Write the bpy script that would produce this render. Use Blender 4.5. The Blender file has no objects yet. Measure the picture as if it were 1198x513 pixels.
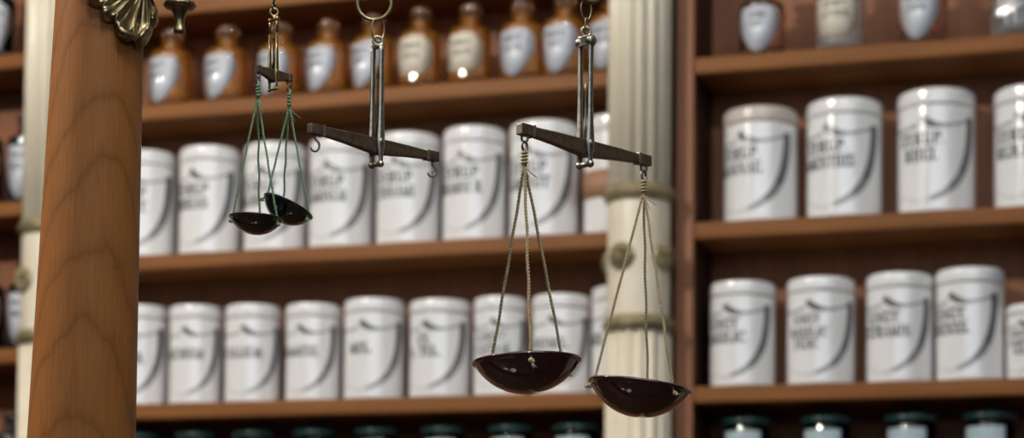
import bpy, bmesh, math, random
from mathutils import Vector, Matrix
random.seed(7)
PI = math.pi
scene = bpy.context.scene
COL = scene.collection

# ------------------------------------------------------------------ camera
F = 2400.0
PITCH, ROLL, SHIFT = 0.04707, 0.008854, 366.6
YAW, D0 = 0.30303, 3.7
CAM = Vector((0, 0, 1.5))
cd = bpy.data.cameras.new('camera')
cam = bpy.data.objects.new('camera', cd)
COL.objects.link(cam)
CR = Matrix.Rotation(PI/2 + PITCH, 4, 'X') @ Matrix.Rotation(ROLL, 4, 'Z')
cam.matrix_world = Matrix.Translation(CAM) @ CR
cd.sensor_width = 36.0
cd.lens = F*36.0/1198.0
cd.shift_y = SHIFT/1198.0
cd.dof.use_dof = True
cd.dof.focus_distance = 1.49
cd.dof.aperture_fstop = 7.6
cd.dof.aperture_blades = 0
cd.clip_start = 0.02
scene.camera = cam

def ray(px, py):
    return (CR.to_3x3() @ Vector(((px-599)/F, (256.5-py+SHIFT)/F, -1.0)))
def at_y(px, py, Y):
    d = ray(px, py)
    return CAM + d*(Y/d.y)
def project(P):
    c = CR.to_3x3().transposed() @ (P-CAM)
    return 599+F*c.x/-c.z, 256.5-F*c.y/-c.z+SHIFT
SHM = Matrix.Translation((0, D0, 0)) @ Matrix.Rotation(-YAW, 4, 'Z')
SHI = SHM.inverted()
def shelf_pt(px, py, t):
    """point in shelf coordinates (s, t, z) seen at a pixel, t metres behind the front plane"""
    o = SHI @ CAM
    d = SHI.to_3x3() @ ray(px, py)
    k = (t-o.y)/d.y
    return o + d*k
def S(px, t, py=256):
    return shelf_pt(px, py, t).x

# ------------------------------------------------------------------ mesh builder
class MB:
    def __init__(self):
        self.v = []; self.f = []; self.m = []; self.s = []
    def add(self, verts, faces, mi=0, smooth=True, M=None):
        o = len(self.v)
        for p in verts:
            p = Vector(p)
            self.v.append(M @ p if M else p)
        for fc in faces:
            self.f.append([i+o for i in fc]); self.m.append(mi); self.s.append(smooth)
        return self
    def lathe(self, prof, n=32, M=None, mi=0, smooth=True, rfun=None):
        vs = []; fs = []
        for k, (r, z) in enumerate(prof):
            for i in range(n):
                a = 2*PI*i/n
                rr = r*(rfun(a, z) if rfun else 1.0)
                vs.append((rr*math.cos(a), rr*math.sin(a), z))
        for k in range(len(prof)-1):
            for i in range(n):
                j = (i+1) % n
                fs.append((k*n+i, k*n+j, (k+1)*n+j, (k+1)*n+i))
        if prof[0][0] > 1e-6: fs.append(tuple(reversed(range(n))))
        if prof[-1][0] > 1e-6: fs.append(tuple((len(prof)-1)*n+i for i in range(n)))
        return self.add(vs, fs, mi, smooth, M)
    def lathe_open(self, prof, n=32, M=None, mi=0):
        """closed profile loop (ring section)"""
        vs = []; fs = []; m = len(prof)
        for (r, z) in prof:
            for i in range(n):
                a = 2*PI*i/n
                vs.append((r*math.cos(a), r*math.sin(a), z))
        for k in range(m):
            k2 = (k+1) % m
            for i in range(n):
                j = (i+1) % n
                fs.append((k*n+i, k*n+j, k2*n+j, k2*n+i))
        return self.add(vs, fs, mi, True, M)
    def tube(self, pts, r, n=10, closed=False, mi=0, M=None, flat=1.0, up=None):
        pts = [Vector(p) for p in pts]; N = len(pts)
        rs = r if isinstance(r, (list, tuple)) else [r]*N
        tang = []
        for i in range(N):
            a = pts[(i-1) % N] if (closed or i > 0) else pts[i]
            b = pts[(i+1) % N] if (closed or i < N-1) else pts[i]
            d = (b-a)
            tang.append(d.normalized() if d.length > 1e-9 else Vector((0, 0, 1)))
        ref = Vector(up) if up else (Vector((0, 0, 1)) if abs(tang[0].z) < .9 else Vector((1, 0, 0)))
        u = (ref - tang[0]*ref.dot(tang[0])).normalized()
        vs = []; fs = []
        for i in range(N):
            u = (u - tang[i]*u.dot(tang[i])).normalized()
            w = tang[i].cross(u)
            for k in range(n):
                a = 2*PI*k/n
                vs.append(pts[i] + u*(math.cos(a)*rs[i]) + w*(math.sin(a)*rs[i]*flat))
        for i in range(N if closed else N-1):
            i2 = (i+1) % N
            for k in range(n):
                k2 = (k+1) % n
                fs.append((i*n+k, i*n+k2, i2*n+k2, i2*n+k))
        if not closed:
            fs.append(tuple(reversed(range(n)))); fs.append(tuple((N-1)*n+k for k in range(n)))
        return self.add(vs, fs, mi, True, M)
    def ring(self, c, R, r, e1, e2, n=28, k=10, mi=0, sx=1.0, sy=1.0):
        e1 = Vector(e1).normalized(); e2 = Vector(e2).normalized(); c = Vector(c)
        pts = [c + e1*(R*sx*math.cos(2*PI*i/n)) + e2*(R*sy*math.sin(2*PI*i/n)) for i in range(n)]
        return self.tube(pts, r, k, True, mi)
    def ball(self, c, r, n=14, mi=0, sc=(1, 1, 1)):
        prof = [(r*math.sin(PI*i/n), -r*math.cos(PI*i/n)) for i in range(n+1)]
        return self.lathe(prof, 2*n, Matrix.Translation(Vector(c)) @ Matrix.Diagonal((*sc, 1)), mi)
    def box(self, lo, hi, bev=0.0, mi=0, M=None, seg=2):
        bm = bmesh.new()
        bmesh.ops.create_cube(bm, size=1)
        lo = Vector(lo); hi = Vector(hi)
        for v in bm.verts:
            v.co = Vector((lo[i]+(hi[i]-lo[i])*(v.co[i]+.5) for i in range(3)))
        if bev > 0:
            bmesh.ops.bevel(bm, geom=bm.edges[:], offset=bev, segments=seg, profile=.6, affect='EDGES')
        self.bm(bm, mi, M, smooth=False)
        bm.free()
        return self
    def bm(self, bm, mi=0, M=None, smooth=True):
        bm.verts.index_update()
        return self.add([v.co.copy() for v in bm.verts], [[v.index for v in f.verts] for f in bm.faces], mi, smooth, M)
    def hull(self, pts, mi=0, M=None, smooth=False, bev=0):
        bm = bmesh.new()
        for p in pts: bm.verts.new(p)
        bmesh.ops.convex_hull(bm, input=bm.verts[:])
        bmesh.ops.delete(bm, geom=[v for v in bm.verts if not v.link_faces], context='VERTS')
        bmesh.ops.dissolve_limit(bm, angle_limit=.02, verts=bm.verts[:], edges=bm.edges[:])
        if bev: bmesh.ops.bevel(bm, geom=bm.edges[:], offset=bev, segments=2, profile=.6, affect='EDGES')
        self.bm(bm, mi, M, smooth); bm.free()
        return self
    def build(self, name, mats, parent=None, origin=None, recalc=True):
        me = bpy.data.meshes.new(name)
        o = Vector(origin) if origin is not None else Vector((0, 0, 0))
        me.from_pydata([v-o for v in self.v], [], self.f)
        for m in (mats if isinstance(mats, (list, tuple)) else [mats]): me.materials.append(m)
        me.polygons.foreach_set('material_index', self.m)
        me.polygons.foreach_set('use_smooth', self.s)
        if recalc:
            b = bmesh.new(); b.from_mesh(me)
            bmesh.ops.remove_doubles(b, verts=b.verts[:], dist=1e-7)
            bmesh.ops.recalc_face_normals(b, faces=b.faces[:]); b.to_mesh(me); b.free()
        me.update()
        ob = bpy.data.objects.new(name, me)
        COL.objects.link(ob)
        if parent: ob.parent = parent
        return ob

def tag(o, label, cat, group=None):
    o['label'] = label; o['category'] = cat
    if group: o['group'] = group
    return o
def thing(name, label, cat, loc=(0, 0, 0), rotz=0.0, group=None):
    o = bpy.data.objects.new(name, None); COL.objects.link(o)
    o.empty_display_size = .02
    o.location = loc; o.rotation_euler = (0, 0, rotz)
    return tag(o, label, cat, group)

# ------------------------------------------------------------------ materials
def new_mat(name):
    m = bpy.data.materials.new(name); m.use_nodes = True
    nt = m.node_tree
    return m, nt, nt.nodes['Principled BSDF']
def N(nt, t, **kw):
    n = nt.nodes.new(t)
    for k, v in kw.items(): setattr(n, k, v)
    return n
def ramp(nt, stops):
    r = N(nt, 'ShaderNodeValToRGB')
    el = r.color_ramp.elements
    el[0].position, el[0].color = stops[0][0], (*stops[0][1], 1)
    el[1].position, el[1].color = stops[-1][0], (*stops[-1][1], 1)
    for p, c in stops[1:-1]:
        e = el.new(p); e.color = (*c, 1)
    return r
def mottled(name, c1, c2, rough=.4, metal=0.0, scale=40, bump=0.0, spec=.5, stretch=(1, 1, 1), coat=0.0):
    m, nt, b = new_mat(name)
    tc = N(nt, 'ShaderNodeTexCoord'); mp = N(nt, 'ShaderNodeMapping')
    mp.inputs['Scale'].default_value = stretch
    no = N(nt, 'ShaderNodeTexNoise'); no.inputs['Scale'].default_value = scale; no.inputs['Detail'].default_value = 5
    nt.links.new(tc.outputs['Object'], mp.inputs['Vector']); nt.links.new(mp.outputs['Vector'], no.inputs['Vector'])
    r = ramp(nt, [(.3, c1), (.7, c2)])
    nt.links.new(no.outputs['Fac'], r.inputs['Fac']); nt.links.new(r.outputs['Color'], b.inputs['Base Color'])
    b.inputs['Roughness'].default_value = rough; b.inputs['Metallic'].default_value = metal
    b.inputs['Specular IOR Level'].default_value = spec
    b.inputs['Coat Weight'].default_value = coat; b.inputs['Coat Roughness'].default_value = .08
    if bump:
        bp = N(nt, 'ShaderNodeBump'); bp.inputs['Strength'].default_value = bump; bp.inputs['Distance'].default_value = .001
        nt.links.new(no.outputs['Fac'], bp.inputs['Height']); nt.links.new(bp.outputs['Normal'], b.inputs['Normal'])
    return m
def wood(name, dark, light, stretch=(2.5, 40, 40), rough=.55):
    return mottled(name, dark, light, rough, 0, 1.6, .15, .22, stretch)
def glass(name, col, rough=.03, trans=1.0, ior=1.45, coat=1.0):
    m, nt, b = new_mat(name)
    tc = N(nt, 'ShaderNodeTexCoord'); no = N(nt, 'ShaderNodeTexNoise'); no.inputs['Scale'].default_value = 30
    nt.links.new(tc.outputs['Object'], no.inputs['Vector'])
    r = ramp(nt, [(.3, tuple(c*.9 for c in col)), (.7, col)])
    nt.links.new(no.outputs['Fac'], r.inputs['Fac']); nt.links.new(r.outputs['Color'], b.inputs['Base Color'])
    b.inputs['Roughness'].default_value = rough
    b.inputs['Transmission Weight'].default_value = trans
    b.inputs['IOR'].default_value = ior
    b.inputs['Coat Weight'].default_value = coat; b.inputs['Coat IOR'].default_value = 2.0; b.inputs['Coat Roughness'].default_value = .03
    return m

def pillar_wood():
    m, nt, b = new_mat('pillar_wood')
    tc = N(nt, 'ShaderNodeTexCoord'); sx = N(nt, 'ShaderNodeSeparateXYZ')
    nt.links.new(tc.outputs['Object'], sx.inputs[0])
    nz = N(nt, 'ShaderNodeTexNoise'); nz.inputs['Scale'].default_value = 1.0; nz.inputs['Detail'].default_value = 3
    mp = N(nt, 'ShaderNodeMapping'); mp.inputs['Scale'].default_value = (22, 22, 7)
    nt.links.new(tc.outputs['Object'], mp.inputs[0]); nt.links.new(mp.outputs[0], nz.inputs['Vector'])
    def math_(op, a, bb=None):
        n = N(nt, 'ShaderNodeMath', operation=op)
        for i, q in enumerate((a, bb)):
            if q is None: continue
            if isinstance(q, (int, float)): n.inputs[i].default_value = q
            else: nt.links.new(q, n.inputs[i])
        return n.outputs[0]
    X = math_('ADD', sx.outputs[0], -.006); Y = math_('ADD', sx.outputs[1], -.02)
    rho = math_('SQRT', math_('ADD', math_('MULTIPLY', X, X), math_('MULTIPLY', Y, Y)))
    val = math_('SUBTRACT', rho, math_('MULTIPLY', sx.outputs[2], .15))
    val = math_('ADD', val, math_('MULTIPLY', math_('SUBTRACT', nz.outputs['Fac'], .5), .016))
    ph = math_('FRACT', math_('MULTIPLY', val, 105.0))
    r = ramp(nt, [(0, (.235, .088, .021)), (.15, (.272, .103, .026)), (.6, (.278, .106, .027)), (.86, (.25, .095, .023)), (1, (.19, .070, .016))])
    nt.links.new(ph, r.inputs['Fac'])
    fn = N(nt, 'ShaderNodeTexNoise'); fn.inputs['Scale'].default_value = 1; fn.inputs['Detail'].default_value = 4
    mp2 = N(nt, 'ShaderNodeMapping'); mp2.inputs['Scale'].default_value = (700, 700, 30)
    nt.links.new(tc.outputs['Object'], mp2.inputs[0]); nt.links.new(mp2.outputs[0], fn.inputs['Vector'])
    r2 = ramp(nt, [(.3, (.80, .78, .76)), (.62, (1.06, 1.06, 1.06))])
    nt.links.new(fn.outputs['Fac'], r2.inputs['Fac'])
    mx = N(nt, 'ShaderNodeMixRGB', blend_type='MULTIPLY'); mx.inputs[0].default_value = .8
    nt.links.new(r.outputs[0], mx.inputs[1]); nt.links.new(r2.outputs[0], mx.inputs[2])
    nt.links.new(mx.outputs[0], b.inputs['Base Color'])
    b.inputs['Roughness'].default_value = .5; b.inputs['Specular IOR Level'].default_value = .18
    return m

M_PILLAR = pillar_wood()
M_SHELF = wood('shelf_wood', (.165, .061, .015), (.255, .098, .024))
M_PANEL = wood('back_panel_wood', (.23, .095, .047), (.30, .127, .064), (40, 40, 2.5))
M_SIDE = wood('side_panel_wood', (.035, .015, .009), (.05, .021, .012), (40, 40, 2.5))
M_POST = wood('post_wood', (.23, .10, .052), (.29, .13, .068), (40, 40, 2.5))
M_CREAM = mottled('cream_paint', (.66, .595, .46), (.72, .655, .52), .38, 0, 14)
M_GILT = mottled('dull_gilt', (.22, .18, .10), (.36, .30, .17), .42, .35, 50, .2)
M_PORC = mottled('white_porcelain', (.79, .79, .79), (.83, .83, .83), .14, 0, 9, 0, .5)
for _m in (M_PORC,):
    _b = _m.node_tree.nodes['Principled BSDF']
    _b.inputs['Coat Weight'].default_value = 1; _b.inputs['Coat IOR'].default_value = 1.7; _b.inputs['Coat Roughness'].default_value = .05
M_PORC2 = mottled('grey_beige_porcelain', (.52, .46, .41), (.58, .52, .47), .25, 0, 9)
M_INK = mottled('black_lettering', (.02, .022, .028), (.03, .032, .04), .4)
TONES = [mottled('shield_paint_%s' % n, tuple(c*.95 for c in g), g, .25) for n, g in
         (('dark', (.05, .055, .062)), ('grey', (.12, .125, .13)), ('mid', (.21, .215, .22)), ('pale', (.34, .345, .35)), ('faint', (.60, .60, .60)))]
M_AMBER = glass('amber_glass', (.86, .38, .035), .03, .80)
M_STOP = glass('amber_stopper_glass', (.62, .30, .14), .12)
M_DARKAMBER = glass('dark_amber_glass', (.80, .55, .40))
M_BLUE = glass('dark_blue_glass', (.05, .09, .22))
M_GLID = mottled('dark_green_glaze', (.008, .030, .026), (.014, .042, .038), .25)
M_GREEN = glass('dark_green_glass', (.09, .22, .20), .06, 1, 1.45, 0)
M_CLEAR = glass('clear_glass', (.95, .96, .96), .03, .88)
M_FOOT = {k: glass(k+'_ground_foot', c, .55, .9, 1.45, 0) for k, c in (('amber_glass', (.6, .26, .04)), ('dark_amber_glass', (.4, .25, .18)), ('dark_blue_glass', (.04, .07, .16)), ('clear_glass', (.85, .86, .86)))}
INNER = {'amber_glass': glass('amber_glass_inside', (.86, .38, .035), .03, .80, 1.45, 1),
         'dark_amber_glass': glass('dark_amber_glass_inside', (.80, .55, .40), .03, 1, 1.45, 0),
         'dark_blue_glass': glass('dark_blue_glass_inside', (.05, .09, .22), .03, 1, 1.45, 0),
         'clear_glass': glass('clear_glass_inside', (.95, .96, .96), .03, .88, 1.45, 0)}
M_BLACKGL = mottled('black_glass', (.012, .012, .014), (.02, .02, .022), .12)
M_LABEL = mottled('bluish_white_label', (.60, .64, .72), (.68, .72, .78), .3)
M_LABEL.node_tree.nodes['Principled BSDF'].inputs['Coat Weight'].default_value = 1
M_LABEL.node_tree.nodes['Principled BSDF'].inputs['Coat IOR'].default_value = 1.7
M_LABELC = mottled('cream_label', (.70, .64, .52), (.78, .72, .60), .4)
M_JARLAB = mottled('pale_jar_label', (.34, .43, .47), (.42, .51, .55), .35)
M_BAND = mottled('brown_paper_band', (.30, .16, .09), (.36, .20, .12), .6)
M_BRASS = mottled('aged_brass', (.20, .155, .08), (.40, .32, .18), .36, 1.0, 160, .35)
M_BRIGHT = mottled('yellow_brass', (.36, .26, .10), (.56, .42, .17), .30, 1.0, 200, .1)
M_NICKEL = mottled('tarnished_nickel', (.34, .31, .25), (.58, .54, .45), .38, 1.0, 220, .2)
M_BEAM = mottled('dark_bronze', (.085, .053, .031), (.16, .105, .064), .42, .5, 260, .5)
M_BEAMEND = mottled('worn_bronze_end', (.24, .19, .14), (.36, .30, .23), .4, .8, 260, .3)
M_STEEL = mottled('dark_steel_wire', (.10, .095, .09), (.2, .19, .18), .35, .9, 300)
M_TWINE = mottled('beige_twine', (.30, .225, .125), (.48, .375, .225), .9, 0, 900, .6, .1)
M_GTWINE = mottled('green_twine', (.15, .25, .13), (.27, .40, .24), .9, 0, 900, .6, .1)
M_PANRED = mottled('oxblood_horn', (.030, .004, .009), (.044, .007, .014), .07, 0, 60, 0, .6, (1, 1, 1), 1.0)
M_PANBLK = mottled('black_horn', (.004, .005, .006), (.008, .009, .01), .07, 0, 60, 0, .6, (1, 1, 1), 1.0)
M_FLOOR = wood('floor_boards', (.05, .028, .016), (.08, .045, .026), (1.5, 12, 12))
M_CEIL = mottled('ceiling_plaster', (.68, .65, .60), (.74, .71, .66), .9)
M_WALL = mottled('wall_plaster', (.42, .37, .30), (.48, .43, .36), .9)

# ------------------------------------------------------------------ setting
def struct(name, mb, m):
    o = mb.build(name, m); o['kind'] = 'structure'; return o
struct('floor', MB().box((-4, -2, -.1), (4, 6, 0)), M_FLOOR)
struct('ceiling', MB().box((-4, -2, 3.9), (4, 6, 4.0)), M_CEIL)
wb = struct('wall_back', MB().box((-3.6, .24, 0), (3.6, .34, 3.9)), M_WALL)
wb.matrix_world = SHM

# ------------------------------------------------------------------ shelving
ZL = [1.5+1.0063, 1.5+.7138, 1.5+.4250]           # shelf tops, top to bottom
Z4 = ZL[2]-.292
DEP = .155
TH = .030
TR = -.039                                       # the right bay stands a little forward
def shelf_unit(label, t0, s0, s1, levels, ztop, post=None, sideL=True, sideR=True):
    root = thing('shelf_unit', label, 'shelf unit', SHM @ Vector(((s0+s1)/2, t0, 0)), -YAW, 'shelf bays along the wall')
    c = (s0+s1)/2
    MB().box((s0-c, DEP, 0), (s1-c, DEP+.018, ztop)).build('back_panel', M_PANEL, root)
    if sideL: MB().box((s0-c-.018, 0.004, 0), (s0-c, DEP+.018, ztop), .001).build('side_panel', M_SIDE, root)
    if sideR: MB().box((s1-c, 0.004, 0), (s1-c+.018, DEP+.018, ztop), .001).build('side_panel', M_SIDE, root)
    for z in levels:
        MB().box((s0-c, 0, z-TH), (s1-c, DEP, z), .006, seg=3).build('shelf', M_SHELF, root)
    if post:
        MB().box((post[0]-c, -.002, 0), (post[1]-c, .03, ztop), .004).build('front_post', M_POST, root)
    return root
zup = shelf_pt(177, 20, 0).z
LB = (S(80, .0), S(771, .0))
shelf_unit('brown wooden shelf bay of amber bottles and white jars left of the fluted column', 0, LB[0], LB[1],
           [zup+TH, ZL[0], ZL[1], ZL[2], Z4, Z4-.33, Z4-.75, .1], 3.1)
pl, pr = S(790, TR), S(811.5, TR)
RB = (pr, S(1560, TR))
shelf_unit('brown wooden shelf bay right of the fluted column, behind a plain front post', TR, RB[0], RB[1],
           [ZL[0]+.33, ZL[0], ZL[1], ZL[2], Z4, Z4-.33, Z4-.75, .1], 3.1, post=(pl, pr), sideL=True)
za = [shelf_pt(10, y, 0).z for y in (63, 236, 408)]
FB = (S(-420, 0), S(66, 0)-.006)
shelf_unit('shelf bay of dark blue bottles at the left edge, beyond the cream column', 0, FB[0], FB[1]-.012,
           [za[0]+.29, za[0], za[1], za[2], za[2]-.29, za[2]-.6, .1], 3.1, sideR=True)

# ------------------------------------------------------------------ fluted columns
def column(px, w, yring1, yros, yring2, ros_az, label):
    t = -.066
    p = shelf_pt(px, 300, t)
    W = SHM @ p
    R = w/2*W.y/F*1.0
    root = thing('fluted_column', label, 'column', (W.x, W.y, 0), 0, 'cream fluted columns')
    def zz(y): return shelf_pt(px, y, t-R).z
    z1, z2, z3 = zz(yring1), zz(yros), zz(yring2)
    nf = 16
    fl = lambda a, z: 1.0-.11*(abs(math.sin(nf*a/2))**1.6)
    n = 16*12
    MB().lathe([(R*.96, z1+.012), (R*.96, 3.0)], n, None, 0, True, fl).build('fluted_shaft', M_CREAM, root)
    MB().lathe([(R*1.0, .16), (R*1.0, z3-.012)], n, None, 0, True, fl).build('fluted_shaft', M_CREAM, root)
    MB().lathe([(R*.94, z3), (R*.955, z3+.02), (R*.955, z1-.02), (R*.94, z1)], 64).build('plain_drum', M_CREAM, root)
    for z in (z1, z3):
        prof = [(R*.90, z-.013), (R*1.03, z-.013), (R*1.03, z-.007)]
        prof += [(R*1.04+.005*math.sin(PI*i/8), z-.006+.012*i/8) for i in range(9)]
        prof += [(R*1.03, z+.007), (R*1.03, z+.013), (R*.90, z+.013)]
        MB().lathe_open(prof, 64).build('collar_ring', M_GILT, root)
    for a in ros_az:
        fx = Matrix.Rotation(a, 4, 'Z') @ Matrix.Translation((0, -R*.955, z2)) @ Matrix.Rotation(PI/2, 4, 'X')
        mb = MB()
        rr = .0235
        mb.lathe([(rr*1.05, -.01), (rr*1.05, .001), (rr*.95, .003), (0, .0035)], 36, fx)
        for ringn, (rad, size, cnt, h) in enumerate(((.74, .30, 10, .005), (.40, .22, 7, .009))):
            for k in range(cnt):
                q = 2*PI*k/cnt
                mb.ball((0, 0, 0), 1, 6, 0, (1, 1, 1)) if False else None
                T = fx @ Matrix.Rotation(q, 4, 'Z') @ Matrix.Translation((rr*rad, 0, h)) @ Matrix.Diagonal((rr*size, rr*size*.58, .006, 1))
                prof = [(math.sin(PI*i/6), -math.cos(PI*i/6)) for i in range(7)]
                mb.lathe(prof, 10, T)
        T = fx @ Matrix.Translation((0, 0, .008)) @ Matrix.Diagonal((rr*.26, rr*.26, .005, 1))
        mb.lathe([(math.sin(PI*i/6), -math.cos(PI*i/6)) for i in range(7)], 12, T)
        mb.build('rosette', M_GILT, root)
    MB().lathe([(R*1.35, 0), (R*1.35, .06), (R*1.2, .075), (R*1.25, .10), (R*1.1, .13), (R*1.05, .16)], 64).build('column_base', M_CREAM, root)
    MB().lathe([(R*1.0, 3.0), (R*1.15, 3.03), (R*1.1, 3.06), (R*1.4, 3.16), (R*1.5, 3.2)], 64).build('capital', M_CREAM, root)
column(747.5, 78, 222, 298, 376, (math.radians(-37), math.radians(47), math.radians(137), math.radians(-127)),
       'cream fluted column with gilt collars and rosettes behind the lower pan on the right')
column(59, 70, 262, 325, 392, (math.radians(-50), math.radians(40), math.radians(130), math.radians(-140)),
       'cream fluted column mostly hidden behind the turned wooden pillar')

# ------------------------------------------------------------------ stroke lettering (thick stems, thin hairlines)
def arc(cx, cy, rx, ry, a0, a1, n=8):
    return [(cx+rx*math.cos(math.radians(a0+(a1-a0)*i/n)), cy+ry*math.sin(math.radians(a0+(a1-a0)*i/n))) for i in range(n+1)]
def ser(x, y, w=.13): return [(x-w, y), (x+w, y)]
V = lambda x: [(x, .03), (x, .97)]
GL = {
 'I': (.42, [V(.21), ser(.21, .03), ser(.21, .97)]),
 'L': (.62, [V(.18), ser(.18, .97), [(.05, .03), (.56, .03), (.57, .28)]]),
 'T': (.68, [V(.34), ser(.34, .03), [(.05, .75), (.06, .97), (.62, .97), (.63, .75)]]),
 'E': (.64, [V(.18), [(.05, .97), (.56, .97), (.57, .76)], [(.18, .5), (.44, .5)], [(.05, .03), (.57, .03), (.58, .26)]]),
 'F': (.62, [V(.18), ser(.18, .03), [(.05, .97), (.56, .97), (.57, .76)], [(.18, .5), (.44, .5)]]),
 'H': (.74, [V(.18), V(.56), ser(.18, .03), ser(.18, .97), ser(.56, .03), ser(.56, .97), [(.18, .5), (.56, .5)]]),
 'N': (.76, [('thin', V(.16)), ('thin', V(.60)), [(.16, .97), (.58, .03)], ser(.16, .03), ser(.60, .97)]),
 'M': (.90, [('thin', V(.16)), V(.72), [(.17, .97), (.43, .05)], ('thin', [(.45, .05), (.70, .97)]), ser(.16, .03), ser(.72, .03)]),
 'A': (.74, [('thin', [(.12, .03), (.36, .97)]), [(.38, .97), (.60, .03)], ser(.12, .03, .1), ser(.60, .03), [(.22, .34), (.50, .34)]]),
 'V': (.72, [[(.13, .97), (.36, .03)], ('thin', [(.38, .03), (.60, .97)]), ser(.13, .97), ser(.60, .97, .1)]),
 'U': (.74, [[(.18, .97), (.18, .3)]+arc(.37, .3, .19, .27, 180, 360)+[], ('thin', [(.56, .3), (.56, .97)]), ser(.18, .97), ser(.56, .97, .1)]),
 'Y': (.72, [[(.12, .97), (.36, .5)], ('thin', [(.60, .97), (.38, .5)]), [(.36, .03), (.36, .5)], ser(.12, .97), ser(.60, .97, .1), ser(.36, .03)]),
 'X': (.70, [[(.12, .97), (.56, .03)], ('thin', [(.12, .03), (.56, .97)]), ser(.12, .97), ser(.56, .03), ser(.12, .03, .1), ser(.56, .97, .1)]),
 'P': (.66, [V(.18), ser(.18, .03), [(.05, .97), (.3, .97)]+arc(.32, .73, .21, .24, 90, -90)+[(.18, .49)]]),
 'R': (.72, [V(.18), ser(.18, .03), [(.05, .97), (.3, .97)]+arc(.32, .75, .2, .22, 90, -90)+[(.18, .53)], [(.36, .52), (.56, .05), (.66, .03)]]),
 'B': (.68, [V(.18), [(.05, .97), (.3, .97)]+arc(.32, .75, .19, .22, 90, -90)+[(.18, .53)], [(.05, .03), (.32, .03)]+arc(.33, .28, .22, .25, -90, 90)]),
 'D': (.76, [V(.18), [(.05, .97), (.3, .97)]+arc(.30, .5, .30, .47, 90, -90, 12)+[(.05, .03)]]),
 'O': (.76, [arc(.37, .5, .25, .47, 0, 360, 18)]),
 'C': (.70, [arc(.38, .5, .27, .47, 50, 310, 14), [(.57, .75), (.58, .97)]]),
 'G': (.76, [arc(.38, .5, .27, .47, 50, 300, 14), [(.57, .75), (.58, .97)], [(.58, .08), (.58, .42)], ser(.58, .42, .12)]),
 'S': (.60, [arc(.28, .73, .18, .24, 40, 270, 10)+arc(.28, .27, .20, .24, 90, -140, 10), [(.44, .78), (.45, .97)], [(.09, .03), (.10, .24)]]),
 '.': (.26, [[(.1, .05), (.1, .10)]]), ':': (.26, [[(.1, .05), (.1, .10)], [(.1, .55), (.1, .60)]]),
}
def hull2(pts):
    pts = sorted(set(pts))
    def half(ps):
        h = []
        for p in ps:
            while len(h) > 1 and (h[-1][0]-h[-2][0])*(p[1]-h[-2][1])-(h[-1][1]-h[-2][1])*(p[0]-h[-2][0]) <= 0: h.pop()
            h.append(p)
        return h
    a = half(pts); b = half(pts[::-1])
    return a[:-1]+b[:-1]
def text_polys(txt, width, height):
    """polygons of a centred line of capitals fitted into width x height"""
    tot = sum(GL[c][0] if c in GL else .4 for c in txt)
    cw = min(width/tot, height*1.05)
    x = -tot*cw/2; out = []
    for c in txt:
        if c not in GL: x += .4*cw; continue
        w, st = GL[c]
        for s in st:
            nib = .095
            if isinstance(s, tuple): nib = .03; s = s[1]
            for p, q in zip(s[:-1], s[1:]):
                pts = []
                for (u, v) in (p, q):
                    for du in (-nib, nib):
                        for dv in (-.03, .03):
                            pts.append((x+(u+du)*cw, (v-.5+dv)*height))
                out.append(hull2(pts))
        x += w*cw
    return out
def wrap(mb, poly, R, az0, z0, mi, off=.0004):
    """wrap a flat polygon (arc length, height) round a cylinder; az 0 faces -Y"""
    vs = []
    for (u, v) in poly:
        a = az0+u/R
        vs.append(((R+off)*math.sin(a), -(R+off)*math.cos(a), z0+v))
    mb.add(vs, [tuple(range(len(vs)))], mi, False)

# ------------------------------------------------------------------ white porcelain jars
def bez(p0, p1, p2, p3, n=14):
    o = []
    for i in range(n+1):
        t = i/n; k = 1-t
        o.append(tuple(k**3*a+3*k*k*t*b+3*k*t*t*c+t**3*d for a, b, c, d in zip(p0, p1, p2, p3)))
    return o
def lerp(seq, t):
    x = t*(len(seq)-1); i = min(int(x), len(seq)-2)
    return seq[i]+(seq[i+1]-seq[i])*(x-i)
def stroke(mb, pts, widths, tones, R, H, az0, off):
    n = len(pts)
    L = []
    for i in range(n):
        a = pts[max(i-1, 0)]; b = pts[min(i+1, n-1)]
        dx = (b[0]-a[0])*R; dy = (b[1]-a[1])*H
        l = math.hypot(dx, dy) or 1
        t = i/(n-1)
        w = lerp(widths, t)
        nx, ny = -dy/l*w*R, dx/l*w*R
        L.append(((pts[i][0]*R+nx, pts[i][1]*H+ny), (pts[i][0]*R-nx, pts[i][1]*H-ny)))
    for i in range(n-1):
        ti = min(int(lerp(tones, i/(n-2))+.5), 4)
        for k in range(6):
            mixp = lambda P, f: (P[0][0]+(P[1][0]-P[0][0])*f, P[0][1]+(P[1][1]-P[0][1])*f)
            wrap(mb, [mixp(L[i], k/6), mixp(L[i+1], k/6), mixp(L[i+1], (k+1)/6), mixp(L[i], (k+1)/6)], R, az0, 0, 2+ti, off)
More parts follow.
